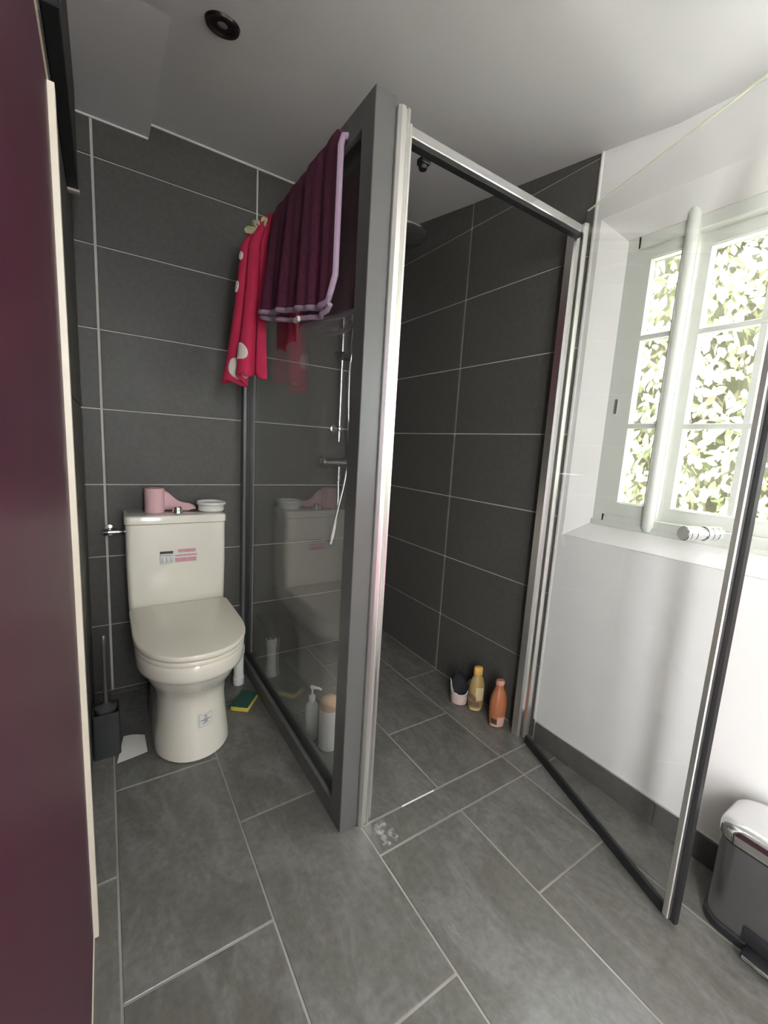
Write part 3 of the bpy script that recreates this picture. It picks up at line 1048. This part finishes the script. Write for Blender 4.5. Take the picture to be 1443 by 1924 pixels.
# ------------------------------------------------------------------ shower fittings
t = thing('shower_column', 'chrome shower riser rail with mixer, hose and overhead rose', 'shower', (0.42, -0.03, 1.0))
SR = 0.4205
MB().tube([(SR, -0.062, 1.140), (SR, -0.062, 1.98), (SR, -0.066, 2.006), (SR, -0.080, 2.022), (SR, -0.105, 2.028), (SR + 0.012, -0.47, 2.028), (SR + 0.013, -0.495, 2.022), (SR + 0.013, -0.50, 1.995)], 0.010, 14).build('riser_rail', CHROME, t, True)
for z in (1.205, 1.86):
    b = MB().tube([(SR - 0.004, -0.001, z), (SR - 0.002, -0.03, z), (SR, -0.062, z)], 0.008, 12).build('wall_bracket', CHROME, t, True)
    MB().lathe([(0.022, 0.0), (0.020, 0.008), (0.012, 0.012)], (SR - 0.004, 0.0, z), (0, -1, 0), n=20).build('escutcheon', CHROME, b, True)
    MB().lathe([(0.015, -0.014), (0.017, -0.010), (0.017, 0.010), (0.015, 0.014)], (SR, -0.062, z), n=18).build('collar', CHROME, b, True)
sd = MB().lathe([(0.016, -0.02), (0.018, -0.015), (0.018, 0.015), (0.016, 0.02)], (SR, -0.062, 1.565), n=18).build('slider', BOXM, t, True)
MB().tube([(SR - 0.035, -0.064, 1.575), (SR + 0.018, -0.066, 1.568), (SR + 0.045, -0.072, 1.552)], [0.009, 0.011, 0.011], 12).build('slider_clamp', BOXM, t, True)
MB().lathe([(0.0, 0.0), (0.11, 0.0), (0.115, 0.004), (0.115, 0.010), (0.105, 0.015), (0.03, 0.022), (0.014, 0.032), (0.0, 0.032)], (SR + 0.013, -0.50, 1.972), n=40, cap0=False, cap1=False).build('shower_rose', CHROME, t, True)
mx_ = MB().tube([(0.330, -0.066, 1.030), (0.352, -0.066, 1.030), (0.353, -0.066, 1.030), (0.492, -0.066, 1.030), (0.493, -0.066, 1.030), (0.520, -0.066, 1.030)], [0.020, 0.020, 0.023, 0.023, 0.020, 0.020], 18).build('mixer_bar', CHROME, t, True)
MB().tube([(0.342, -0.082, 1.040), (0.320, -0.105, 1.052), (0.298, -0.122, 1.060)], [0.008, 0.007, 0.006], 10).build('lever', CHROME, mx_, True)
for x in (0.372, 0.474):
    MB().lathe([(0.026, 0.0), (0.026, 0.008), (0.014, 0.014), (0.014, 0.055)], (x, 0.0, 1.030), (0, -1, 0), n=20).build('escutcheon', CHROME, mx_, True)
MB().tube([(0.425, -0.066, 1.010), (0.425, -0.066, 0.975), (0.426, -0.066, 0.935)], [0.011, 0.011, 0.009], 12).build('outlet', CHROME, mx_, True)
hp = []
ctrl = [(0.426, -0.066, 0.935), (0.424, -0.075, 0.80), (0.405, -0.085, 0.66), (0.385, -0.085, 0.60), (0.395, -0.085, 0.66), (0.425, -0.085, 0.80), (0.458, -0.08, 0.94), (0.474, -0.078, 1.10), (0.462, -0.078, 1.30), (0.458, -0.078, 1.48), (0.462, -0.074, 1.555)]
cv = [Vector(c) for c in ctrl]
for i in range(len(cv) - 1):
    a, b, c_, d_ = cv[max(0, i - 1)], cv[i], cv[i + 1], cv[min(len(cv) - 1, i + 2)]
    for k in range(6):
        s_ = k / 6
        hp.append(0.5 * ((2 * b) + (c_ - a) * s_ + (2 * a - 5 * b + 4 * c_ - d_) * s_ * s_ + (3 * b - a - 3 * c_ + d_) * s_ ** 3))
hp.append(cv[-1])
MB().tube(hp, 0.0065, 10).build('hose', ALU, t, True)
hs = MB().tube([(0.464, -0.074, 1.545), (0.466, -0.085, 1.62), (0.466, -0.10, 1.70), (0.466, -0.125, 1.745)], [0.010, 0.012, 0.013, 0.016], 12).build('hand_shower', CHROME, t, True)
MB().lathe([(0.018, -0.012), (0.045, -0.004), (0.048, 0.004), (0.044, 0.008), (0.0, 0.009)], (0.466, -0.140, 1.750), (0, -0.9, -0.45), n=28, cap1=False).build('spray_face', CHROME, hs, True)

# ------------------------------------------------------------------ bottles
WPL = plain('white_plastic', (0.80, 0.80, 0.78), 0.3)
PEACH = plain('peach_plastic', (0.66, 0.43, 0.27), 0.45)
CLEARP = plain('milky_plastic', (0.62, 0.63, 0.60), 0.25)
t = thing('lotion_bottle', 'white cylindrical bottle with a peach domed top behind the glass', 'bottle', (0.068, -0.772, 0))
c = (0.070, -0.772, 0.001)
MB().lathe([(0.0, 0.0), (0.034, 0.0), (0.038, 0.004), (0.038, 0.150), (0.036, 0.158), (0.0, 0.160)], c, n=32, cap0=False, cap1=False).build('body', WPL, t, True)
MB().lathe([(0.037, 0.160), (0.0375, 0.175), (0.034, 0.190), (0.022, 0.199), (0.0, 0.202)], c, n=32, cap0=True, cap1=False).build('top', PEACH, t, True)
t = thing('pump_bottle', 'slim pale pump dispenser behind the glass, beside the peach-topped bottle', 'bottle', (0.025, -0.70, 0))
c = (0.030, -0.700, 0.001)
MB().lathe([(0.0, 0.0), (0.022, 0.0), (0.025, 0.004), (0.025, 0.130), (0.020, 0.145), (0.010, 0.152), (0.010, 0.165)], c, n=24, cap0=False).build('body', CLEARP, t, True)
MB().lathe([(0.012, 0.160), (0.012, 0.176), (0.004, 0.178), (0.004, 0.205), (0.008, 0.206), (0.009, 0.214), (0.0, 0.216)], c, n=16, cap1=False).build('pump', WPL, t, True)
MB().tube([(0.030, -0.700, 0.210), (0.046, -0.716, 0.212), (0.056, -0.726, 0.207)], [0.006, 0.005, 0.004], 10).build('nozzle', WPL, t, True)


def oval_ring(c, a, b, z, rot, n=28):
    r = []
    for k in range(n):
        th = 2 * math.pi * k / n
        x, y = a * math.cos(th), b * math.sin(th)
        r.append(Vector((c[0] + x * math.cos(rot) - y * math.sin(rot), c[1] + x * math.sin(rot) + y * math.cos(rot), z)))
    return r


def shampoo(name, label, c, rot, prof, body_m, cap_m, label_m, cap_prof, lab):
    t = thing(name, label, 'bottle', (c[0], c[1], 0), 'bottles on the shower floor')
    MB().ring_loft([oval_ring(c, a, b, z, rot) for a, b, z in prof]).build('body', body_m, t, True)
    MB().ring_loft([oval_ring(c, a, a * 0.8, z, rot) for a, z in cap_prof]).build('cap', cap_m, t, True)

    def at(z):
        for (a0, b0, z0), (a1, b1, z1) in zip(prof[:-1], prof[1:]):
            if z0 <= z <= z1:
                k = (z - z0) / max(1e-6, z1 - z0)
                return a0 + (a1 - a0) * k, b0 + (b1 - b0) * k
        return prof[-1][:2]
    for (th0, th1, z0, z1, slope, m_) in lab:
        rows = []
        for i in range(11):
            th = math.radians(th0 + (th1 - th0) * i / 10)
            r = []
            for j in range(6):
                z = z0 + (z1 - z0) * j / 5 + slope * i / 10
                a, b = at(z)
                a, b = a + 0.0009, b + 0.0009
                x, y = a * math.cos(th), b * math.sin(th)
                r.append(Vector((c[0] + x * math.cos(rot) - y * math.sin(rot), c[1] + x * math.sin(rot) + y * math.cos(rot), z)))
            rows.append(r)
        q = MB()
        q.ring_loft(rows, False, False, closed=False)
        q.build('front_print', m_, t, True)
    return t


YEL = plain('amber_shampoo', (0.34, 0.24, 0.09), 0.25, var=0.1)
YCAP = plain('yellow_cap', (0.62, 0.36, 0.09), 0.35)
ORG = plain('orange_brown_shampoo', (0.33, 0.115, 0.05), 0.28, var=0.1)
OCAP = plain('dusty_pink_cap', (0.42, 0.21, 0.15), 0.4)
LBL = plain('cream_print', (0.55, 0.43, 0.24), 0.4, var=0.3, scale=60)
BRN = plain('brown_print', (0.16, 0.09, 0.06), 0.45, var=0.4, scale=80)
DKB = plain('dark_print', (0.045, 0.028, 0.015), 0.45)
PKL = plain('pale_pink_print', (0.50, 0.30, 0.24), 0.45, var=0.3, scale=80)
rot_b = math.radians(-33)
pr = [(0.020, 0.013, 0.001), (0.030, 0.020, 0.004), (0.033, 0.022, 0.015), (0.034, 0.023, 0.06), (0.034, 0.023, 0.10), (0.032, 0.022, 0.125), (0.025, 0.018, 0.148), (0.0185, 0.015, 0.160), (0.018, 0.0145, 0.166)]
shampoo('shampoo_bottle', 'amber shampoo bottle with yellow cap, middle of three items on shower floor', (0.740, -0.868), rot_b, pr, YEL, YCAP, LBL,
        [(0.0185, 0.1665), (0.0195, 0.170), (0.0195, 0.194), (0.017, 0.200), (0.012, 0.202)],
        [(215, 300, 0.004, 0.016, 0.0, LBL), (255, 320, 0.055, 0.115, -0.004, LBL), (200, 262, 0.062, 0.090, -0.02, BRN), (205, 290, 0.026, 0.048, -0.004, BRN)])
pr2 = [(0.019, 0.013, 0.001), (0.029, 0.020, 0.004), (0.031, 0.021, 0.015), (0.034, 0.023, 0.06), (0.035, 0.024, 0.10), (0.032, 0.022, 0.132), (0.024, 0.018, 0.155), (0.0175, 0.015, 0.170), (0.017, 0.0145, 0.184)]
shampoo('shampoo_bottle', 'orange-brown shampoo bottle nearest the open shower door', (0.737, -0.994), rot_b, pr2, ORG, OCAP, LBL,
        [(0.0175, 0.1845), (0.0185, 0.187), (0.0185, 0.200), (0.016, 0.205), (0.011, 0.206)],
        [(205, 330, 0.003, 0.018, 0.0, PKL), (215, 262, 0.020, 0.044, -0.006, DKB), (262, 325, 0.020, 0.050, 0.0, PKL)])
# tub with a dark brush in it
t = thing('plastic_tub', 'small white and pink tub with a notched rim, leftmost on shower floor', 'tub', (0.715, -0.792, 0), 'bottles on the shower floor')
TUBM = plain('tub_pink_white', (0.60, 0.44, 0.40), 0.45, var=0.35, scale=45)
TUBW = plain('tub_white', (0.74, 0.74, 0.69), 0.4)
c = (0.715, -0.792)
n = 36
rows = []
for z, r in [(0.001, 0.030), (0.004, 0.036), (0.055, 0.042)]:
    rows.append([Vector((c[0] + r * math.cos(2 * math.pi * k / n), c[1] + r * math.sin(2 * math.pi * k / n), z)) for k in range(n)])
MB().ring_loft(rows, True, False).build('body', TUBM, t, True)
rows = [[], []]
for k in range(n):
    th = 2 * math.pi * k / n
    hgt = 0.056 + 0.058 * (0.5 + 0.5 * math.cos(2 * (th - math.radians(-35)))) ** 2.0
    for z, rr in ((0.0552, 0), (hgt, 1)):
        r = 0.042 + 0.004 * (z - 0.055) / 0.05
        rows[rr].append(Vector((c[0] + r * math.cos(th), c[1] + r * math.sin(th), z)))
o = MB().ring_loft(rows, False, False).build('rim', TUBW, t, True)
o.modifiers.new('s', 'SOLIDIFY').thickness = 0.002
t = thing('scrub_mitt', 'black bath scrubber stuffed in the white and pink tub', 'scrubber', (0.715, -0.792, 0.02))
rows = []
for i in range(13):
    v = i / 12
    rr = 0.036 * math.sqrt(max(0.02, 1 - (2 * v - 1) ** 2)) + 0.002
    z = 0.012 + 0.128 * v
    rows.append([Vector((c[0] - 0.012 * v + (rr * (1 + 0.12 * math.sin(5 * th + 6 * v))) * math.cos(th), c[1] + 0.006 * v + (rr * (1 + 0.12 * math.sin(4 * th))) * math.sin(th) * 0.85, z)) for th in [2 * math.pi * k / 24 for k in range(24)]])
MB().ring_loft(rows).build('mesh_pouf', plain('black_mesh', (0.008, 0.009, 0.012), 0.8, var=0.4, scale=150, bump=0.8), t, True)
MB().tube([(c[0] - 0.02, c[1] + 0.008, 0.135), (c[0] - 0.028, c[1] + 0.010, 0.150), (c[0] - 0.020, c[1] + 0.012, 0.158), (c[0] - 0.010, c[1] + 0.010, 0.138)], 0.003, 8).build('hanging_loop', BLACK, t, True)

# ------------------------------------------------------------------ pedal bin
STEEL = plain('brushed_steel', (0.42, 0.42, 0.44), 0.28, 1.0, var=0.05, scale=60)
BINB = plain('black_bin_plastic', (0.018, 0.018, 0.019), 0.45)
t = thing('pedal_bin', 'steel pedal bin with domed shiny lid against the white wall', 'bin', (0.705, -1.90, 0))
bx0, bx1, by0, by1 = 0.622, 0.788, -2.02, -1.776
MB().ring_loft([rrect(bx0 - 0.004, bx1, by0 - 0.004, by1 + 0.004, 0.045, 0.001), rrect(bx0 - 0.006, bx1, by0 - 0.006, by1 + 0.006, 0.046, 0.006), rrect(bx0 - 0.006, bx1, by0 - 0.006, by1 + 0.006, 0.046, 0.022), rrect(bx0, bx1, by0, by1, 0.042, 0.026)]).build('base_ring', BINB, t, True)
MB().ring_loft([rrect(bx0, bx1, by0, by1, 0.042, 0.0265), rrect(bx0, bx1, by0, by1, 0.042, 0.236)]).build('body', STEEL, t, True)
MB().ring_loft([rrect(bx0 - 0.001, bx1, by0 - 0.001, by1 + 0.001, 0.043, 0.2365), rrect(bx0 - 0.001, bx1, by0 - 0.001, by1 + 0.001, 0.043, 0.243)]).build('rubber_seal', BLACK, t, True)
lid = []
for i in range(11):
    a = math.pi / 2 * i / 10
    ins = 0.070 * (1 - math.cos(a)) * 0.9
    lid.append(rrect(bx0 - 0.005 + ins, bx1 - 0.002 - ins * 0.6, by0 - 0.005 + ins, by1 + 0.005 - ins, max(0.012, 0.046 - ins * 0.5), 0.262 + 0.030 * math.sin(a)))
MB().ring_loft([rrect(bx0 - 0.005, bx1 - 0.002, by0 - 0.005, by1 + 0.005, 0.046, 0.2435)] + lid).build('lid', CHROME, t, True)
MB().box((bx0 - 0.042, -1.945, 0.012), (bx0 + 0.01, -1.865, 0.026), 0.006, 3).build('pedal', BINB, t, True)
MB().box((bx0 - 0.046, -1.940, 0.020), (bx0 - 0.040, -1.870, 0.028), 0.002, 2).build('pedal_trim', CHROME, t, True)
MB().box((bx0 - 0.005, -1.955, 0.026), (bx0 + 0.003, -1.855, 0.062), 0.003, 2).build('pedal_slot', BINB, t, True)

# ------------------------------------------------------------------ pink towel below the window, seen mirrored in the chrome
t = thing('pink_towel', 'pink towel on a rail below the window, mirrored in the shower profiles', 'towel', (0.76, -2.42, 0.25))
PKT = plain('pink_terry', (0.80, 0.10, 0.34), 0.95, var=0.15, scale=90, bump=0.5)
rows = []
for i in range(21):
    u = i / 20
    y = -2.20 - 0.42 * u
    w_ = 0.006 * math.sin(u * 17)
    r = []
    for j in range(9):
        r.append(Vector((0.742 - w_ * (1 - j / 8), y, 0.22 + (0.78 - 0.22) * j / 8)))
    r += [Vector((0.746, y, 0.795)), Vector((0.757, y, 0.802)), Vector((0.768, y, 0.795))]
    for j in range(7):
        r.append(Vector((0.772 + w_ * j / 6, y, 0.78 - 0.44 * j / 6)))
    rows.append(r)
o = MB().ring_loft(rows, False, False, closed=False).build('terry_body', PKT, t, True)
o.modifiers.new('s', 'SOLIDIFY').thickness = 0.005
rl = MB().tube([(0.757, -2.14, 0.787), (0.757, -2.68, 0.787)], 0.007, 12).build('rail', CHROME, t, True)
for y in (-2.16, -2.66):
    MB().tube([(0.757, y, 0.787), (0.8045, y, 0.787)], 0.006, 10).build('bracket', CHROME, rl, True)

# ------------------------------------------------------------------ ceiling lamp, wall box
t = thing('downlight', 'unlit recessed ceiling spotlight with dark metal ring', 'ceiling light', (-0.308, -0.735, 2.18))
zc = ceil_z(-0.74)
nrm_c = Vector((0, 0.152, -1)).normalized()
c0 = Vector((-0.306, -0.728, ceil_z(-0.728) - 0.0005))
MB().lathe([(0.030, 0.001), (0.034, 0.006), (0.041, 0.006), (0.044, 0.0), (0.040, -0.001)], c0, nrm_c, n=32, cap0=False, cap1=False).build('ring', plain('dark_bronze', (0.045, 0.03, 0.032), 0.3, 0.7), t, True)
MB().lathe([(0.0, 0.0015), (0.031, 0.0015)], c0, nrm_c, n=28, cap0=False, cap1=False).build('reflector', plain('dark_reflector', (0.03, 0.022, 0.024), 0.25, 0.6), t, True)
MB().lathe([(0.0, 0.005), (0.008, 0.004), (0.013, 0.0016)], c0, nrm_c, n=20, cap0=False, cap1=False).build('bulb', plain('bulb_glass', (0.20, 0.15, 0.16), 0.1), t, True)

t = thing('wall_box', 'black box high on the left wall with a pale lower trim', 'box', (-0.655, -0.6, 1.83))
MB().box((XL + 0.0005, -1.02, 1.838), (-0.640, -0.335, 2.115), 0.002, 1).build('casing', BOXM, t)
MB().box((XL + 0.0005, -0.352, 1.830), (-0.637, -0.330, 1.8375), 0.001, 1).build('lower_trim', plain('pale_trim', (0.40, 0.37, 0.32), 0.4), t)

# ------------------------------------------------------------------ outside: leafy wall and ground
LEAFB = plain('dry_hedge_core', (0.10, 0.095, 0.055), 0.9, var=0.6, scale=7)
gm = plain('yard_gravel', (0.55, 0.53, 0.48), 0.95, var=0.2, scale=20)
pr = MB().box((-2.7, -3.6, 2.35), (-0.835, -1.4, 2.45)).build('sun_blocking_slab', PLASTER, org=(-1.7, -2.5, 2.35))  # unseen slab, added to keep direct sun out of the left opening
tag(pr, 'added unseen slab keeping the sun out of the left wall opening', 'roof', kind='structure')
g = MB().box((1.03, -7.5, -0.22), (6.0, 3.5, -0.12)).box((-4, -7.5, -0.22), (1.03, YF - 0.13, -0.12)).box((-4, YF - 0.13, -0.22), (-0.84, 0.5, -0.12)).build('yard', gm, org=(2, -2, -0.12))
tag(g, 'pale ground outside the window', 'ground', kind='structure')
m, nt, b = new_mat('hedge_leaf')
oi = nt.nodes.new('ShaderNodeNewGeometry')
nt.links.new(ramp(nt, oi.outputs['Random Per Island'], [(0.0, (0.13, 0.16, 0.07)), (0.35, (0.28, 0.31, 0.17)), (0.8, (0.50, 0.51, 0.38)), (1.0, (0.36, 0.27, 0.14))]), b.inputs['Base Color'])
b.inputs['Roughness'].default_value = 0.35
LEAF = m
HXW = 2.9
hr = thing('ivy_hedge', 'sunlit leafy hedge filling the view through the window', 'hedge', (HXW + 0.2, -1.4, -0.12))
mb = MB()
rows = []
for i in range(45):
    y = -4.6 + 7.2 * i / 44
    zs = [3.1 * k / 24 for k in range(25)]
    rows.append([Vector((HXW + 0.10 + 0.10 * noise.noise(Vector((y * 2.1, z * 2.1, 3.0))), y, -0.12 + z)) for z in zs] +
                [Vector((HXW + 0.45, y, -0.12 + z)) for z in reversed(zs)])
mb.ring_loft(rows)
core = mb.build('hedge_core', LEAFB, hr, True)
random.seed(11)
vs, fs = [], []
for k in range(14000):
    y = random.uniform(-4.6, 2.6)
    z = random.uniform(-0.1, 3.05)
    x = HXW + 0.04 + 0.10 * noise.noise(Vector((y * 2.1, z * 2.1, 3.0))) - random.uniform(0.0, 0.10)
    s_ = random.uniform(0.026, 0.055)
    tilt = Matrix.Rotation(random.gauss(0, 0.6), 3, 'Y') @ Matrix.Rotation(random.gauss(0, 0.6), 3, 'Z') @ Matrix.Rotation(random.gauss(1.5, 0.7), 3, 'X')
    base = len(vs)
    for ly, lz, lx in [(-1.0, 0, 0.1), (-0.3, 0.52, -0.06), (0.5, 0.40, -0.06), (1.15, 0, 0.15), (0.5, -0.40, -0.06), (-0.3, -0.52, -0.06), (0.1, 0, 0.08)]:
        vs.append(tuple(Vector((x, y, z)) + tilt @ Vector((lx * s_, ly * s_, lz * s_))))
    for a_, b_ in [(0, 1), (1, 2), (2, 3), (3, 4), (4, 5), (5, 0)]:
        fs.append((base + a_, base + b_, base + 6))
me = bpy.data.meshes.new('leaves')
me.from_pydata(vs, [], fs)
me.transform(Matrix.Translation(-Vector(hr.location)))
me.materials.append(LEAF)
lv = bpy.data.objects.new('leaves', me)
COL.objects.link(lv)
lv.parent = hr
lv['kind'] = 'stuff'
